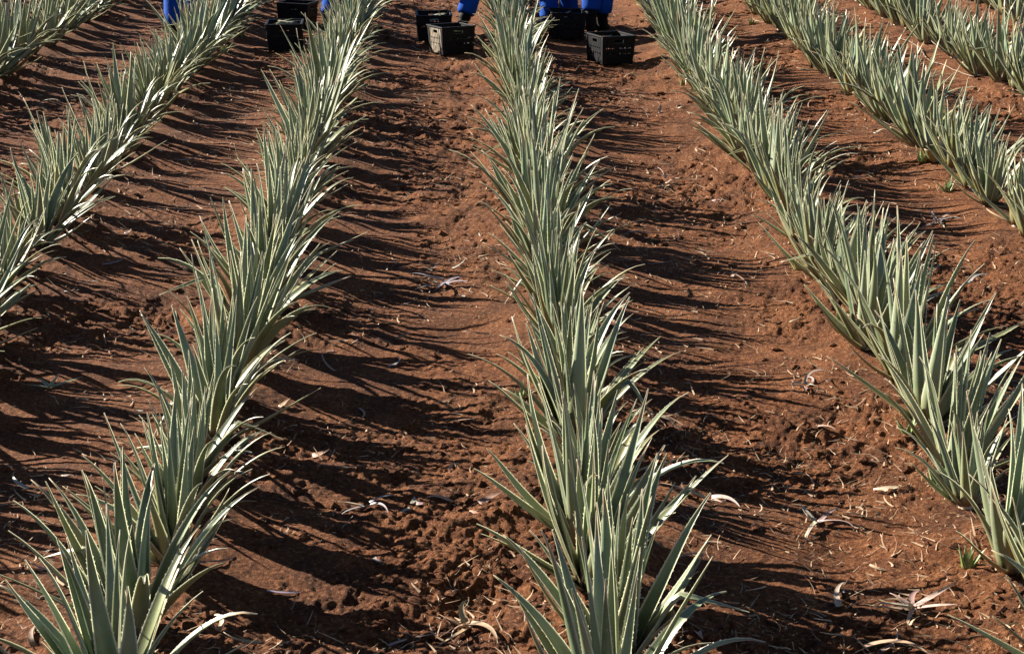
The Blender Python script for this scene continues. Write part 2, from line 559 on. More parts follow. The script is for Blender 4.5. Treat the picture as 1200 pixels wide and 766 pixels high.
DEAD = {}
DEAD['curled'] = [leaf_mesh('dead_leaf', DRY, L=U(0.16, 0.26), W=U(0.012, 0.019), a0=U(60, 80), curv=U(20, 60), tip=U(20, 80), yaw=U(90, 210) * random.choice((-1, 1)), twist=U(-60, 60), segs=12, teeth=False, thick=0.14, chan=0.35) for _ in range(5)]
DEAD['straight'] = [leaf_mesh('dead_leaf', DRY, L=U(0.16, 0.28), W=U(0.010, 0.017), a0=U(76, 92), curv=U(-14, 20), yaw=U(25, 85) * random.choice((-1, 1)), twist=U(-80, 80), segs=8, teeth=False, thick=0.18, chan=0.3) for _ in range(5)]
DEAD['bent'] = [leaf_mesh('dead_leaf', DRY, L=U(0.16, 0.28), W=U(0.014, 0.022), a0=U(58, 82), curv=U(15, 55), tip=U(-40, 60), yaw=U(-70, 70), twist=U(-70, 70), segs=10, teeth=False, thick=0.15, chan=0.35) for _ in range(5)]
DEAD['stubby'] = [leaf_mesh('dead_leaf', DRY, L=U(0.07, 0.13), W=U(0.016, 0.024), a0=U(70, 95), curv=U(-15, 25), yaw=U(-40, 40), twist=U(-40, 40), segs=6, teeth=False, thick=0.25, chan=0.3) for _ in range(5)]

STEMS = []
for k in range(4):
    prof = [(0.0, 0.030), (0.02, 0.036), (0.035, 0.031), (0.05, 0.038), (0.065, 0.033), (0.08, 0.039), (0.095, 0.035), (0.12, 0.022)]
    V, F = [], []
    for z, rr in prof:
        for j in range(9):
            a = j / 9 * 2 * math.pi
            q = rr * U(0.85, 1.18)
            V.append((q * math.cos(a), q * math.sin(a), z - 0.04))
    for i in range(len(prof) - 1):
        for j in range(9):
            F.append((i * 9 + j, i * 9 + (j + 1) % 9, (i + 1) * 9 + (j + 1) % 9, (i + 1) * 9 + j))
    F.append(tuple(range((len(prof) - 1) * 9, len(prof) * 9)))
    me = bpy.data.meshes.new('stem')
    me.from_pydata(V, [], F)
    me.polygons.foreach_set('use_smooth', np.full(len(me.polygons), True))
    me.materials.append(STEM)
    STEMS.append(me)


def leaf_colour(olive=0.0):
    g = U(0, 1)
    a = np.array([0.082, 0.120, 0.044]); b = np.array([0.215, 0.262, 0.152])
    c = a + (b - a) * g
    h = U(0, 1)
    if h < 0.12:
        c = c * np.array([1.25, 1.08, 0.80])
    elif h > 0.86:
        c = c * np.array([0.78, 0.95, 1.05])
    c = c * (1 - olive) + np.array([0.22, 0.185, 0.055]) * olive
    return (*c, 1)


def put_leaf(root, kind, near, az, r0, z0, sc=1.0, colr=None, tilt=0.0):
    if kind in ('mid', 'outer') and U(0, 1) < 0.035:
        kind = 'broken'
    me = random.choice(KINDS[(kind, near)])
    o = bpy.data.objects.new('leaf', me)
    o.parent = root
    o.location = (r0 * math.cos(az), r0 * math.sin(az), z0)
    o.rotation_euler = (U(-4, 4) * R(1), R(tilt + U(-3, 3)), az + U(-0.12, 0.12))
    k = sc * U(0.9, 1.1)
    o.scale = (k, k * U(0.92, 1.1), k)
    o.color = colr or leaf_colour(0.0)
    col.objects.link(o)
    return o


def aloe(x, y, up, near, big, stem_z):
    root = bpy.data.objects.new('aloe_plant', None)
    root.empty_display_size = 0.1
    root.location = (x, y, gz(x, y) - 0.01 + stem_z)
    root.rotation_euler = (R(U(-6, 6)), R(U(-5, 9)), 0)
    col.objects.link(root)
    link('stem', random.choice(STEMS), root, (0, 0, -stem_z * 0.55), (0, 0, U(0, 6)), (1, 1, 1 + stem_z * 8))
    az = U(0, 6.28)
    GA = 2.39996
    n_in, n_mid = random.choice((6, 7, 7)), random.choice((7, 8, 8))
    for k in range(n_in):
        az += GA
        put_leaf(root, 'inner', near, az, 0.006 + 0.0025 * k, 0.05 - 0.003 * k, big * (0.86 + 0.02 * k))
    for k in range(n_mid):
        az += GA
        arch = U(0, 1) < (0.34 - 0.30 * up) * (1.8 if math.cos(az) > 0.1 else 0.5)
        put_leaf(root, 'arch' if arch else 'mid', near, az, 0.026 + 0.002 * k, 0.03 - 0.002 * k, big, leaf_colour(U(0, 0.15)), tilt=-5 * max(0, up - 0.5))
    n_out = random.choice((5, 6, 6, 7))
    for k in range(n_out):
        # the lowest leaves lean out into the lanes, fewer along the row
        side = 1 if (k % 2) else -1
        a = (0 if side > 0 else math.pi) + U(-1.05, 1.05)
        pa = (0.88 if side > 0 else 0.34) * (1 - 0.6 * up)
        kind = 'arch' if U(0, 1) < pa else 'outer'
        put_leaf(root, kind, near, a, 0.036, 0.012, big * U(0.88, 1.04), leaf_colour(U(0.05, 0.5) if U(0, 1) < 0.8 else 0.9), tilt=-12 * max(0, up - 0.6) + (7 if kind == 'arch' else 0))
    for k in range(random.choice((2, 2, 3)) if up < 0.65 else random.choice((0, 1, 1))):
        a = (0 if U(0, 1) < 0.55 else math.pi) + U(-0.9, 0.9)
        put_leaf(root, 'low', near, a, 0.038, 0.004, big * U(0.8, 1.02), leaf_colour(U(0.1, 0.8)))
    for k in range(random.choice((1, 1, 2))):
        a = U(0, 6.28)
        put_leaf(root, 'short', near, a, 0.045, 0.0, 1.0, leaf_colour(U(0.0, 0.4)), tilt=U(0, 16))
    for k in range(random.choice((1, 1, 2, 2))):
        a = U(0, 6.28)
        w = link('withered_leaf', random.choice(DEAD['straight']), root, (0.04 * math.cos(a), 0.04 * math.sin(a), 0.02 - stem_z * 0.5), (0, R(U(-12, 10)), a), (U(0.7, 1.1),) * 3)
        w.color = (*[q * U(0.7, 1.1) for q in random.choice(((0.34, 0.24, 0.15), (0.20, 0.12, 0.07)))], 1)
    if U(0, 1) < 0.5:
        put_leaf(root, 'cut', near, U(-1, 1) + (0 if U(0, 1) < 0.5 else math.pi), 0.03, 0.0, 1.0, leaf_colour(U(0.3, 0.9)))
    return root


PLANTS = []
for r in ROWS:
    y, k = r['y0'], 0
    while y < r['y1']:
        k += 1
        x = r['a'] + r['b'] * y + U(-0.045, 0.045)
        big = (U(0.55, 0.72) if U(0, 1) < 0.05 else U(0.82, 1.12) * (1 + 0.10 * math.sin(y * 1.3 + 3 * r['a']))) if y > 5.2 else U(0.98, 1.1)
        root = aloe(x, y, r['up'], y < 11.5, big, 0.055 * max(0, r['up'] - 0.4) + U(0, 0.012))
        where = 'nearest the camera' if k == 1 else ordinal(k) + ' from the near end'
        tag(root, 'grey-green spiky aloe plant, %s of the %s' % (where, r['key']), 'aloe plant', 'aloe plants of the ' + r['key'])
        PLANTS.append(root)
        y += r['sp'] * U(0.78, 1.18) if 'start' not in r or k > 2 else r['start'][k - 1]

# ------------------------------------------------------------------ young bright pups at the foot of the rows
pup_meshes = [leaf_mesh('leaf', LEAF, L=U(0.06, 0.11), W=U(0.015, 0.024), a0=U(10, 40), curv=U(-10, 20), segs=5, teeth=False, thick=0.3) for _ in range(6)]
PUPS = [
    (1100, 580, 1.0, 'bright green aloe pup at the left foot of the front plants, row right of centre'),
    (1133, 672, 1.0, 'pale green pup in the lower right corner beside the dead leaf heap'),
    (137, 676, 0.9, 'yellow-green pup between the two front plants of the row left of centre'),
    (1080, 196, 1.1, 'light green pup at left foot of second row right of centre, middle of three'),
    (1110, 228, 1.0, 'bright green pup at left foot of second row right of centre, lowest of three'),
    (1059, 174, 0.8, 'small green pup at left foot of second row right of centre, top of three'),
    (263, 66, 1.3, 'leafy light green pup at right foot of second row left of centre'),
    (283, 45, 0.9, 'yellow-green pup behind the dark crates, beside the second row left of centre'),
    (936, 322, 1.0, 'yellowish pup against left side of row right of centre, mid-length'),
    (912, 248, 0.9, 'small green pup at left edge of row right of centre, above mid-length'),
    (985, 402, 1.0, 'green pup at left foot of row right of centre, above the curled dead leaf'),
    (1062, 520, 0.8, 'olive pup at left foot of row right of centre, above the brightest pup'),
    (610, 470, 0.8, 'green pup half hidden at the left foot of the centre row'),
    (800, 104, 0.9, 'yellow pup at left foot of the row right of centre, below the crates'),
    (880, 30, 0.9, 'green pup at foot of second row right of centre, near top edge'),
]
for px, py, s, lab in PUPS:
    x, y = at(px, py)
    p = bpy.data.objects.new('aloe_pup', None)
    p.location = (x, y, gz(x, y) - 0.008)
    col.objects.link(p)
    tag(p, lab, 'aloe pup', 'young pups at the foot of the rows')
    a = U(0, 6)
    for k in range(7):
        a += 2.4
        c = np.array([0.14, 0.21, 0.035]) * U(0.75, 1.15)
        if 'yellow' in lab:
            c = np.array([0.22, 0.21, 0.035]) * U(0.8, 1.1)
        o = link('leaf', random.choice(pup_meshes), p, (0.008 * math.cos(a), 0.008 * math.sin(a), 0), (0, R(U(-8, 14)), a), (s * U(0.8, 1.2),) * 3)
        o.color = (*c, 1)

# ------------------------------------------------------------------ dead leaves on the soil
TONES = {'pale grey': (0.27, 0.22, 0.185), 'tan': (0.30, 0.20, 0.12), 'pinkish': (0.33, 0.22, 0.17), 'blue-grey': (0.24, 0.25, 0.27), 'whitish': (0.42, 0.35, 0.27), 'brown': (0.16, 0.09, 0.055)}

LANES = [
    ('lane between second and third left rows', 7, 6), ('lane between first and second left rows', 6, 5),
    ('lane left of the centre row', 5, 4), ('lane right of the centre row', 4, 3),
    ('lane between first and second right rows', 3, 2), ('lane between second and third right rows', 2, 1)]


def lane_of(x, y):
    for nm, i, j in LANES:
        if ROWS[i]['a'] + ROWS[i]['b'] * y <= x <= ROWS[j]['a'] + ROWS[j]['b'] * y:
            return nm
    return None


def dead_leaf(x, y, kind, tone, rz, s=1.0, parent=None, z=None):
    o = bpy.data.objects.new('dead_leaf', random.choice(DEAD[kind]))
    zz = gz(x, y) + U(-0.006, 0.008) if z is None else z
    o.location = (x, y, zz)
    o.rotation_euler = (R(U(-12, 12)), R(U(-8, 8)), rz)
    o.scale = (s, s, s)
    o.color = (*[c * U(0.85, 1.12) for c in TONES[tone]], 1)
    if parent:
        o.parent = parent
    col.objects.link(o)
    return o


scatter = []
placed = [  # px, py, kind, tone, heading deg, size
    (1025, 574, 'stubby', 'whitish', 5, 1.25), (1030, 604, 'stubby', 'tan', 60, 1.0), (1024, 655, 'stubby', 'pinkish', 85, 1.1),
    (985, 690, 'stubby', 'blue-grey', 60, 0.8), (950, 550, 'straight', 'tan', 120, 0.6), (1000, 748, 'bent', 'tan', 0, 1.1),
    (1030, 756, 'straight', 'pinkish', 8, 0.9), (395, 432, 'straight', 'pale grey', 150, 0.75), (404, 404, 'straight', 'pale grey', 60, 0.6), (455, 423, 'straight', 'blue-grey', 20, 0.7),
    (415, 470, 'straight', 'brown', -40, 0.9), (478, 270, 'stubby', 'whitish', -20, 1.0), (560, 300, 'straight', 'tan', -35, 0.9),
    (500, 318, 'bent', 'pale grey', 30, 0.7), (520, 330, 'bent', 'blue-grey', 200, 0.8), (535, 342, 'stubby', 'pale grey', 100, 0.8), (512, 345, 'stubby', 'blue-grey', 20, 0.8), (530, 318, 'curled', 'pale grey', 10, 0.7),
    (470, 352, 'stubby', 'tan', 30, 0.9), (545, 350, 'stubby', 'whitish', 120, 0.7), (375, 540, 'straight', 'brown', -25, 0.9), (366, 530, 'stubby', 'tan', 10, 0.8),
    (455, 742, 'straight', 'pale grey', 25, 0.85), (437, 650, 'stubby', 'pale grey', -50, 0.8), (545, 553, 'stubby', 'whitish', -40, 0.9), (562, 590, 'stubby', 'brown', 25, 1.1),
    (570, 502, 'straight', 'tan', 5, 0.6), (600, 708, 'straight', 'tan', 0, 0.7), (550, 605, 'stubby', 'pinkish', 0, 1.0),
    (38, 575, 'straight', 'blue-grey', 170, 0.8), (70, 672, 'straight', 'pale grey', 175, 0.7), (95, 665, 'stubby', 'blue-grey', -10, 1.1), (30, 705, 'straight', 'brown', 50, 0.9),
    (215, 568, 'straight', 'pale grey', 20, 0.8), (110, 560, 'straight', 'pale grey', 200, 0.9), (312, 690, 'straight', 'blue-grey', -10, 0.8),
    (70, 325, 'stubby', 'whitish', -30, 1.0), (90, 333, 'straight', 'whitish', -20, 0.7), (55, 305, 'stubby', 'pale grey', -40, 1.0), (148, 275, 'stubby', 'pale grey', 70, 0.8), (120, 312, 'straight', 'blue-grey', 10, 0.7), (75, 345, 'straight', 'blue-grey', -20, 0.8),
    (272, 100, 'stubby', 'whitish', 110, 1.2), (280, 102, 'bent', 'pale grey', -40, 0.7), (320, 125, 'stubby', 'whitish', -25, 1.4), (218, 140, 'bent', 'pale grey', 20, 0.9), (230, 146, 'stubby', 'pale grey', 100, 1.0), (40, 120, 'bent', 'pale grey', 30, 1.0), (20, 128, 'stubby', 'pinkish', 20, 1.3),
    (245, 175, 'straight', 'tan', 5, 1.0), (205, 185, 'straight', 'blue-grey', 0, 0.9),
    (773, 135, 'bent', 'pale grey', 70, 0.9), (780, 205, 'bent', 'whitish', 90, 0.8), (878, 336, 'bent', 'pale grey', 110, 0.8), (885, 345, 'stubby', 'whitish', -40, 0.7), (925, 385, 'straight', 'whitish', 15, 0.5), (875, 225, 'straight', 'whitish', 5, 0.7), (860, 250, 'stubby', 'pale grey', 20, 0.9), (830, 235, 'stubby', 'whitish', -15, 0.9),
    (745, 105, 'straight', 'whitish', -5, 0.8), (735, 108, 'bent', 'tan', -40, 0.7), (690, 85, 'stubby', 'whitish', 60, 0.8), (815, 190, 'straight', 'tan', 80, 0.6), (790, 170, 'straight', 'tan', 20, 0.7),
    (1000, 203, 'stubby', 'whitish', 0, 1.2), (1060, 205, 'bent', 'pale grey', -20, 0.8), (1025, 165, 'bent', 'whitish', 50, 0.8), (1040, 183, 'stubby', 'pale grey', 80, 0.7), (1055, 222, 'straight', 'whitish', -30, 0.6), (1100, 250, 'bent', 'blue-grey', 20, 0.9), (1088, 245, 'bent', 'pale grey', 160, 0.8), (1150, 275, 'stubby', 'whitish', 10, 1.4), (1080, 282, 'stubby', 'whitish', -10, 0.8),
    (1135, 333, 'bent', 'blue-grey', 60, 0.9), (1140, 328, 'stubby', 'pale grey', 140, 0.9), (1190, 307, 'straight', 'tan', -15, 0.8), (975, 170, 'stubby', 'pale grey', 0, 0.9),
    (915, 112, 'straight', 'tan', -10, 0.7), (895, 90, 'stubby', 'whitish', 20, 0.9), (860, 60, 'stubby', 'pale grey', 0, 1.2), (1150, 92, 'straight', 'tan', -25, 0.9), (1165, 165, 'stubby', 'whitish', -40, 1.0),
    (493, 120, 'stubby', 'whitish', 100, 1.0), (486, 78, 'stubby', 'whitish', 110, 1.1), (475, 95, 'straight', 'pale grey', 120, 0.7), (540, 68, 'stubby', 'whitish', 0, 0.7), (515, 160, 'stubby', 'pinkish', 0, 0.8), (480, 150, 'bent', 'pale grey', 20, 0.7), (500, 155, 'stubby', 'blue-grey', 0, 0.8), (535, 175, 'straight', 'tan', -10, 0.6), (560, 190, 'stubby', 'whitish', 30, 0.7),
    (905, 440, 'straight', 'brown', 170, 0.6), (735, 270, 'straight', 'pale grey', 0, 1.1), (760, 310, 'straight', 'brown', 0, 0.9), (1010, 690, 'straight', 'tan', -20, 0.7),
    (770, 480, 'straight', 'tan', -15, 0.6), (820, 500, 'stubby', 'brown', 20, 0.8), (720, 640, 'curled', 'tan', 0, 0.6), (790, 660, 'bent', 'pinkish', 10, 0.6),
]
for px, py, kind, tone, hd, s in placed:
    x, y = at(px, py)
    scatter.append((x, y, kind, tone, R(hd), s))
rr = random.Random(4)
tries = 0
while len(scatter) < len(placed) + 190 and tries < 4000:
    tries += 1
    y = 4.6 + 15.5 * rr.random() ** 1.25
    x = (rr.random() * 2 - 1) * (0.32 * y)
    d = min(abs(x - (q['a'] + q['b'] * y)) for q in ROWS)
    if d < 0.16 or rr.random() > 0.25 + 0.9 * math.exp(-((d - 0.3) / 0.22) ** 2):
        continue
    scatter.append((x, y, rr.choice(('straight', 'bent', 'stubby', 'stubby', 'curled', 'straight')), rr.choice(('pale grey', 'tan', 'pinkish', 'whitish', 'brown', 'tan', 'brown')), rr.random() * 6.28, rr.uniform(0.45, 0.85)))
lanes = {}
for it in scatter:
    lanes.setdefault(lane_of(it[0], it[1]), []).append(it)
WORD = {'curled': 'tightly curled', 'straight': 'long narrow', 'bent': 'bent', 'stubby': 'short'}
for nm, items in lanes.items():
    for k, (x, y, kind, tone, rz, s) in enumerate(sorted(items, key=lambda q: q[1]), 1):
        o = dead_leaf(x, y, kind, tone, rz, s)
        tag(o, '%s %s dead leaf, %s from front, %s' % (WORD[kind], tone, ordinal(k), nm or 'far outer lane'), 'dead leaf', 'dead leaves lying on the soil')

# withered plantlets and heaps: several dead leaves still joined at the foot
HEAPS = [
    (945, 458, 6, 'curled', 'pale grey', 0.75, 'pale curled dead plantlet on bare soil left of row right of centre'),
    (958, 610, 5, 'bent', 'pale grey', 0.85, 'star-shaped dead plantlet on sunlit soil near the lower right corner'),
    (1070, 712, 8, 'bent', 'pinkish', 0.9, 'pinkish heap of joined dead leaves in the lower right'),
    (830, 585, 4, 'bent', 'pinkish', 0.9, 'upright withered plantlet in the shade right of the centre row'),
    (547, 728, 7, 'bent', 'tan', 0.8, 'spiky withered plantlet low in the lane left of the centre row'),
    (430, 586, 4, 'bent', 'blue-grey', 0.8, 'blue-grey withered plantlet, left one of a pair in the lane'),
    (484, 588, 3, 'stubby', 'pale grey', 1.0, 'small pale withered plantlet, right one of a pair in the lane'),
    (1100, 258, 7, 'bent', 'pale grey', 0.9, 'grey tangle of dead leaves beside second row right of centre'),
    (780, 212, 5, 'bent', 'whitish', 0.8, 'whitish withered plantlet in sun left of the row right of centre'),
    (518, 335, 8, 'bent', 'blue-grey', 0.9, 'grey heap of dead leaves by the left foot of the centre row'),
]
for px, py, n, kind, tone, s, lab in HEAPS:
    x, y = at(px, py)
    p = bpy.data.objects.new('withered_plantlet', None)
    p.location = (x, y, gz(x, y) + 0.004)
    col.objects.link(p)
    tag(p, lab, 'dead plantlet', 'withered plantlets in the lanes')
    a = U(0, 6)
    for k in range(n):
        a += 2.4 + U(-0.5, 0.5)
        o = dead_leaf(0.012 * math.cos(a), 0.012 * math.sin(a), kind if U(0, 1) < 0.75 else 'stubby', tone if U(0, 1) < 0.7 else 'whitish', a, s * U(0.65, 1.05), p, U(0, 0.025))
        o.name = 'leaf'
# one small living offset lying on the soil at the left
x, y = at(58, 455)
p = bpy.data.objects.new('aloe_pup', None)
p.location = (x, y, gz(x, y))
col.objects.link(p)
tag(p, 'small uprooted green aloe pup lying alone on soil at the left', 'aloe pup', 'young pups at the foot of the rows')
for k in range(4):
    o = link('leaf', KINDS[('short', True)][k], p, (0, 0, 0.01), (0, R(62), R(20 + 55 * k)), (0.55,) * 3)
    o.color = leaf_colour(0.1)

# ------------------------------------------------------------------ dry stalk lying along the third row right of centre
def tube(pts, rad, n=6):
    V, F = [], []
    pts = [Vector(q) for q in pts]
    for i, q in enumerate(pts):
        d = (pts[min(i + 1, len(pts) - 1)] - pts[max(i - 1, 0)]).normalized()
        s = d.cross(Vector((0, 0, 1))).normalized()
        u = s.cross(d)
        for j in range(n):
            a = j / n * 2 * math.pi
            V.append(q + s * (rad * math.cos(a)) + u * (rad * math.sin(a)))
    for i in range(len(pts) - 1):
        for j in range(n):
            F.append((i * n + j, i * n + (j + 1) % n, (i + 1) * n + (j + 1) % n, (i + 1) * n + j))
    F.append(tuple(range(n)))
    F.append(tuple(range((len(pts) - 1) * n, len(pts) * n)))
    return V, F


pts = []
for k in range(24):
    y = 17.7 - k * 0.105
    x = 4.60 + 0.07 * math.sin(k * 0.33) + 0.004 * k
    pts.append((x, y, gz(x, y) + 0.018))
V, F = tube(pts, 0.006)
me = bpy.data.meshes.new('dry_stalk')
me.from_pydata(V, [], F)
me.polygons.foreach_set('use_smooth', np.full(len(me.polygons), True))
me.materials.append(PIPE)
tag(link('dry_stalk', me), 'thin tan dry stalk lying along foot of third row right of centre', 'stalk')


# ------------------------------------------------------------------ crates
def box_bm(bm, x0, x1, y0, y1, z0, z1):
    m = Matrix.Translation(((x0 + x1) / 2, (y0 + y1) / 2, (z0 + z1) / 2)) @ Matrix.Diagonal((x1 - x0, y1 - y0, z1 - z0, 1))
    bmesh.ops.create_cube(bm, size=1, matrix=m)


def bm_mesh(bm, name, mat, bevel=0.0):
    if bevel:
        bmesh.ops.bevel(bm, geom=list(bm.edges), offset=bevel, segments=1, affect='EDGES')
    me = bpy.data.meshes.new(name)
    bm.to_mesh(me)
    bm.free()
    me.materials.append(mat)
    return me


CW, CD, CH = 0.345, 0.335, 0.29
FLARE = R(3.5)


def wall_mesh(w):
    """slatted wall of length w in the XZ plane, outer face towards -Y"""
    bm = bmesh.new()
    h = w / 2 - 0.022
    box_bm(bm, -h, h, 0.003, 0.009, 0.012, 0.105)          # solid foot band
    box_bm(bm, -h, h, 0.003, 0.009, 0.117, 0.160)
    box_bm(bm, -h, h, 0.003, 0.009, 0.172, 0.218)
    box_bm(bm, -h, -0.050, 0.003, 0.009, 0.218, 0.250)     # either side of the hand hole
    box_bm(bm, 0.050, h, 0.003, 0.009, 0.218, 0.250)
    box_bm(bm, -h, h, 0.003, 0.009, 0.250, 0.274)
    n = 7
    for k in range(n):
        x = -h + 2 * h * (k + 0.5) / n
        top = 0.218 if abs(x) < 0.055 else 0.274
        box_bm(bm, x - 0.006, x + 0.006, 0.0, 0.0028, 0.01, top)
        box_bm(bm, x - 0.004, x + 0.004, 0.0031, 0.0088, 0.1051, 0.1169)
        box_bm(bm, x - 0.004, x + 0.004, 0.0031, 0.0088, 0.1601, 0.1719)
    return bm_mesh(bm, 'wall', PLASTIC)


W1, W2 = wall_mesh(CW), wall_mesh(CD)
bm = bmesh.new()
box_bm(bm, -0.022, 0.022, -0.022, 0.022, 0.0, 0.276)
POST = bm_mesh(bm, 'corner_post', PLASTIC, 0.006)
bm = bmesh.new()
a, b = CW / 2 + 0.027, CD / 2 + 0.027
box_bm(bm, -a, a, -b, -b + 0.026, 0.2745, CH)
box_bm(bm, -a, a, b - 0.026, b, 0.2745, CH)
box_bm(bm, -a, -a + 0.026, -b + 0.0261, b - 0.0261, 0.2745, CH)
box_bm(bm, a - 0.026, a, -b + 0.0261, b - 0.0261, 0.2745, CH)
RIM = bm_mesh(bm, 'rim', PLASTIC, 0.003)
bm = bmesh.new()
box_bm(bm, -CW / 2 + 0.02, CW / 2 - 0.02, -CD / 2 + 0.02, CD / 2 - 0.02, 0.004, 0.012)
FLOOR = bm_mesh(bm, 'crate_floor', PLASTIC)


def crate(x, y, rz, lab, sun_painted=False):
    c = bpy.data.objects.new('crate', None)
    z = max(gz(x + dx, y + dy) for dx in (-0.15, 0, 0.15) for dy in (-0.15, 0, 0.15)) - 0.012
    c.location, c.rotation_euler = (x, y, z), (R(U(-2, 2)), R(U(-2, 2)), R(rz))
    col.objects.link(c)
    tag(c, lab, 'crate', 'black harvest crates')
    link('wall', W1, c, (0, -CD / 2, 0), (FLARE, 0, 0))
    link('wall', W1, c, (0, CD / 2, 0), (FLARE, 0, math.pi))
    lw = link('wall', W2, c, (-CW / 2, 0, 0), (FLARE, 0, -math.pi / 2))
    if sun_painted:
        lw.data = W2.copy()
        lw.data.materials[0] = SUNLIT_PALE  # black wall recoloured cream, sunlight put into its colour
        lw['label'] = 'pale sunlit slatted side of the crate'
    link('wall', W2, c, (CW / 2, 0, 0), (FLARE, 0, math.pi / 2))
    for sx in (-1, 1):
        for sy in (-1, 1):
            link('corner_post', POST, c, (sx * (CW / 2 - 0.019), sy * (CD / 2 - 0.019), 0.0), (-sy * FLARE, sx * FLARE, 0))
    link('rim', RIM, c)
    link('crate_floor', FLOOR, c)
    return c


CRATES = [
    (347, 31, -14, 'black plastic crate behind another, near a worker left of centre', 0.2),
    (333, 57, 3, 'black plastic crate of cut leaves, nearer of the left pair', 0.30),
    (508, 49, 4, 'black plastic crate behind the sunlit one left of centre row', 0.24),
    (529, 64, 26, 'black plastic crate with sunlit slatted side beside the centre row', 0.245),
    (664, 48, 4, 'black plastic crate right of centre row, at the feet of a worker', 0.245),
    (716, 74, 24, 'black plastic crate turned at an angle, rightmost and nearest of all', 0.245),
]
CUT = [leaf_mesh('cut_leaf', LEAF, L=U(0.22, 0.30), W=U(0.028, 0.036), a0=90, curv=U(-10, 10), yaw=U(-15, 15), segs=7, teeth=False) for _ in range(5)]
for px, py, rz, lab, fill in CRATES:
    x, y = at(px, py)
    y += CD / 2
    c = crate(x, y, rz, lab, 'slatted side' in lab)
    if 'behind the sunlit one' in lab:
        V, F = tube([(0.10 + 0.05 * math.cos(q / 14 * 6.2832), -0.16, 0.335 + 0.05 * math.sin(q / 14 * 6.2832)) for q in range(15)], 0.006)
        hm = bpy.data.meshes.new('handle')
        hm.from_pydata(V, [], F)
        hm.materials.append(SUNLIT_PALE)
        link('handle', hm, c)['label'] = 'pale loop handle standing up from the crate rim'
    what = lab.replace('black plastic ', '').split(',')[0]
    for k in range(8 if fill > 0.25 else 5):
        o = link('cut_aloe_leaf', random.choice(CUT), None,
                 (x + U(-0.14, -0.06), y + U(-0.09, 0.09), c.location.z + fill - 0.02 - 0.006 * k + U(0, 0.03)), (R(U(-30, 30)), R(U(-18, 8)), R(rz + U(-40, 40))), (0.85,) * 3)
        o.color = (*[q * U(0.9, 1.1) for q in random.choice(((0.30, 0.35, 0.24), (0.55, 0.53, 0.42), (0.22, 0.28, 0.17)))], 1)
        tag(o, 'cut aloe leaf lying inside the ' + ' '.join(what.split()[:9]), 'cut leaf', 'cut leaves in the ' + what)

# ------------------------------------------------------------------ workers
def skin_mesh(name, verts, edges, radii, mat, root=0, sub=2):
    me = bpy.data.meshes.new(name + '_tmp')
    me.from_pydata([tuple(v) for v in verts], edges, [])
    o = bpy.data.objects.new(name + '_tmp', me)
    col.objects.link(o)
    sk = o.modifiers.new('skin', 'SKIN')
    sk.use_smooth_shade = True
    for i, r_ in enumerate(radii):
        v = me.skin_vertices[0].data[i]
        v.radius = r_ if isinstance(r_, tuple) else (r_, r_)
        v.use_root = (i == root)
    sd = o.modifiers.new('sub', 'SUBSURF')
    sd.levels = sd.render_levels = sub
    dg = bpy.context.evaluated_depsgraph_get()
    out = bpy.data.meshes.new_from_object(o.evaluated_get(dg))
    out.name = name
    out.materials.clear()
    out.materials.append(mat)
    out.polygons.foreach_set('use_smooth', np.full(len(out.polygons), True))
    bpy.data.objects.remove(o)
    return out


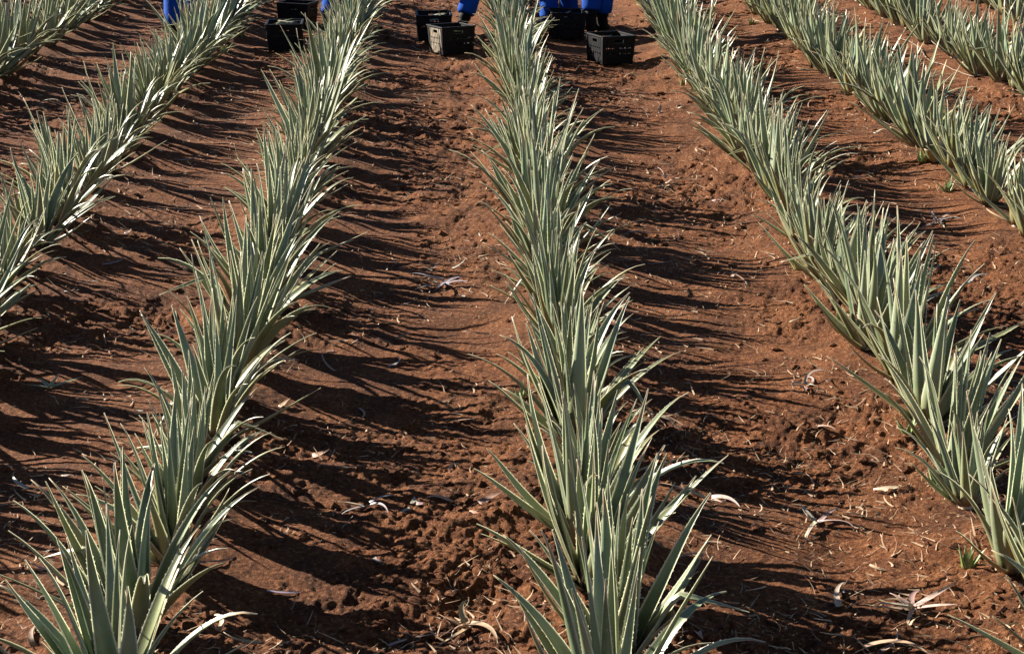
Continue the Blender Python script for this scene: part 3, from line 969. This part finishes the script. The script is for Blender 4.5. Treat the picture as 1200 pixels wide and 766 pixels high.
def person(feet, hip, lean, face, lab, cuff_at=0.42):
    """feet: two ground points (left, right); hip: pelvis point; lean: forward bend of the trunk in degrees; face: heading in degrees (0 = +Y)"""
    h = R(face)
    f = Vector((math.sin(h), math.cos(h), 0))
    s = Vector((math.cos(h), -math.sin(h), 0))
    upv = Vector((0, 0, 1))
    org = Vector(((feet[0][0] + feet[1][0]) / 2, (feet[0][1] + feet[1][1]) / 2, 0))
    org.z = min(gz(*feet[0]), gz(*feet[1]))
    root = bpy.data.objects.new('person', None)
    root.location = org
    col.objects.link(root)
    tag(root, lab, 'person', 'field workers in blue overalls')
    H = Vector(hip) - org
    trunk = (upv * math.cos(R(lean)) + f * math.sin(R(lean))).normalized()
    chest, neck = H + trunk * 0.34, H + trunk * 0.52
    head_dir = (trunk + upv * 0.5).normalized()
    headc = neck + head_dir * 0.16
    V = [H, H + trunk * 0.17, chest, neck - trunk * 0.02, neck + head_dir * 0.05, headc - head_dir * 0.03 + f * 0.015, headc + head_dir * 0.09]
    E = [(0, 1), (1, 2), (2, 3), (3, 4), (4, 5), (5, 6)]
    Rb = [(0.135, 0.11), (0.13, 0.10), (0.155, 0.11), 0.07, 0.052, (0.078, 0.09), 0.066]
    CV, CE, CR = [H, H + trunk * 0.17, chest, neck - trunk * 0.02], [(0, 1), (1, 2), (2, 3)], [(0.165, 0.135), (0.155, 0.12), (0.18, 0.13), 0.085]
    for k, sd in enumerate((-1, 1)):
        F_ = Vector((feet[k][0], feet[k][1], gz(*feet[k]))) - org
        hj = H + s * (sd * 0.095) - upv * 0.05
        ank = F_ + upv * 0.09
        knee = (hj + ank) / 2 + f * 0.05
        i = len(V)
        V += [hj, knee, ank]
        E += [(0, i), (i, i + 1), (i + 1, i + 2)]
        Rb += [0.085, 0.058, 0.042]
        cuff = ank + (knee - ank) * (cuff_at if k == 0 else cuff_at * 0.85)
        j = len(CV)
        CV += [hj, (hj + knee) / 2, knee, knee + (cuff - knee) * 0.5, cuff, cuff - (knee - ank) * 0.04]
        CE += [(0, j), (j, j + 1), (j + 1, j + 2), (j + 2, j + 3), (j + 3, j + 4), (j + 4, j + 5)]
        CR += [0.13, 0.122, 0.116, 0.116, 0.118, 0.084]
        # arm hanging towards the work
        sh = chest + trunk * 0.10 + s * (sd * 0.19)
        down = (f * (0.35 + lean / 120) - upv).normalized()
        elb = sh + (down * 0.29) + s * (sd * 0.05)
        wri = elb + (down * 0.20 + f * 0.12).normalized() * 0.25
        pal = wri + down * 0.09
        i = len(V)
        V += [sh, elb, wri, pal]
        E += [(2, i), (i, i + 1), (i + 1, i + 2), (i + 2, i + 3)]
        Rb += [0.058, 0.042, 0.028, (0.036, 0.018)]
        for q in range(5):
            if q == 4:
                b0 = wri + down * 0.03 - s * (sd * 0.025)
                t1, t2 = b0 - s * (sd * 0.025) + down * 0.02, b0 - s * (sd * 0.030) + down * 0.055
                n0 = i + 2
            else:
                o_ = f * ((q - 1.5) * 0.020)
                ln = (0.07, 0.085, 0.08, 0.062)[q]
                t1, t2 = pal + o_ + down * (ln * 0.55), pal + o_ + down * ln - s * (sd * 0.02)
                n0 = i + 3
            m_ = len(V)
            V += [t1, t2]
            E += [(n0, m_), (m_, m_ + 1)]
            Rb += [0.0095, 0.008]
        j = len(CV)
        CV += [sh, elb, wri - (wri - elb) * 0.08, wri - (wri - elb) * 0.02]
        CE += [(2, j), (j, j + 1), (j + 1, j + 2), (j + 2, j + 3)]
        CR += [0.08, 0.062, 0.052, 0.04]
        # rubber boot
        bt = [cuff + (knee - ank) * 0.05, ank + (knee - ank) * 0.25, ank + upv * 0.02, F_ + upv * 0.045, F_ + upv * 0.045 + f * 0.10, F_ + upv * 0.036 + f * 0.19]
        hl = [F_ + upv * 0.045 - f * 0.05]
        bmh = skin_mesh('boot', bt + hl, [(0, 1), (1, 2), (2, 3), (3, 4), (4, 5), (3, 6)], [0.082, 0.074, 0.062, (0.052, 0.05), (0.056, 0.042), (0.042, 0.034), (0.044, 0.042)], RUBBER, 2)
        link('boot', bmh, root)
    link('body', skin_mesh('body', V, E, Rb, SKIN), root)
    ov = link('overalls', skin_mesh('overalls', CV, CE, CR, CLOTH), root)
    # face: eyes, nose, ears
    hd = link('face', None, root) if False else None
    fd = (f - head_dir * f.dot(head_dir)).normalized()
    bm = bmesh.new()
    for sd in (-1, 1):
        bmesh.ops.create_uvsphere(bm, u_segments=8, v_segments=6, radius=0.011, matrix=Matrix.Translation(headc + s * (sd * 0.032) + fd * 0.082 + head_dir * 0.02))
    link('eyes', bm_mesh(bm, 'eyes', EYE), root)
    bm = bmesh.new()
    bmesh.ops.create_cone(bm, segments=6, radius1=0.017, radius2=0.006, depth=0.05, cap_ends=True, matrix=Matrix.Translation(headc + fd * 0.095 - head_dir * 0.01))
    for sd in (-1, 1):
        bmesh.ops.create_uvsphere(bm, u_segments=8, v_segments=6, radius=0.024, matrix=Matrix.Translation(headc + s * (sd * 0.080)) @ Matrix.Diagonal((0.5, 0.8, 1.2, 1)))
    link('nose_and_ears', bm_mesh(bm, 'nose_and_ears', SKIN), root)
    # soft sun hat
    bm = bmesh.new()
    q = head_dir.to_track_quat('Z', 'Y').to_matrix().to_4x4()
    prof = [(0.165, 0.028), (0.13, 0.045), (0.098, 0.055), (0.094, 0.10), (0.075, 0.128), (0.03, 0.14)]
    rings = []
    for rd, z in prof:
        rings.append([bm.verts.new((Matrix.Translation(headc) @ q) @ Vector((rd * math.cos(k / 16 * 6.2832), rd * math.sin(k / 16 * 6.2832), z + 0.006 * math.sin(k * 1.1) * (rd > 0.12)))) for k in range(16)])
    for r0, r1 in zip(rings, rings[1:]):
        for k in range(16):
            bm.faces.new((r0[k], r0[(k + 1) % 16], r1[(k + 1) % 16], r1[k]))
    bm.faces.new(rings[-1])
    bmesh.ops.solidify(bm, geom=list(bm.faces), thickness=0.003)
    link('hat', bm_mesh(bm, 'hat', HAT), root)
    return root


def P(px, py):
    return at(px, py)


def worker(l, r_, hz, lean, face, lab, cuff_at=0.42, hip_off=(0, 0)):
    a, b = P(*l), P(*r_)
    hx, hy = (a[0] + b[0]) / 2 + hip_off[0], (a[1] + b[1]) / 2 + hip_off[1]
    person((a, b), (hx, hy, hz), lean, face, lab, cuff_at)


worker((204, 42), (231, 31), 0.86, 55, -12, 'worker in blue trousers at the top left, behind the second row', 0.1)
worker((385, 47), (422, 36), 0.90, 35, 15, 'worker in blue half hidden behind row left of centre, beside two crates')
worker((541, 42), (606, 37), 0.84, 60, 5, 'worker in blue with black boots straddling the centre row')
worker((643, 37), (668, 29), 0.90, 45, -20, 'worker in blue behind the upright crate right of centre row', 0.1)
worker((692, 40), (705, 37), 0.92, 40, 25, 'worker in blue and black boots behind the angled rightmost crate')
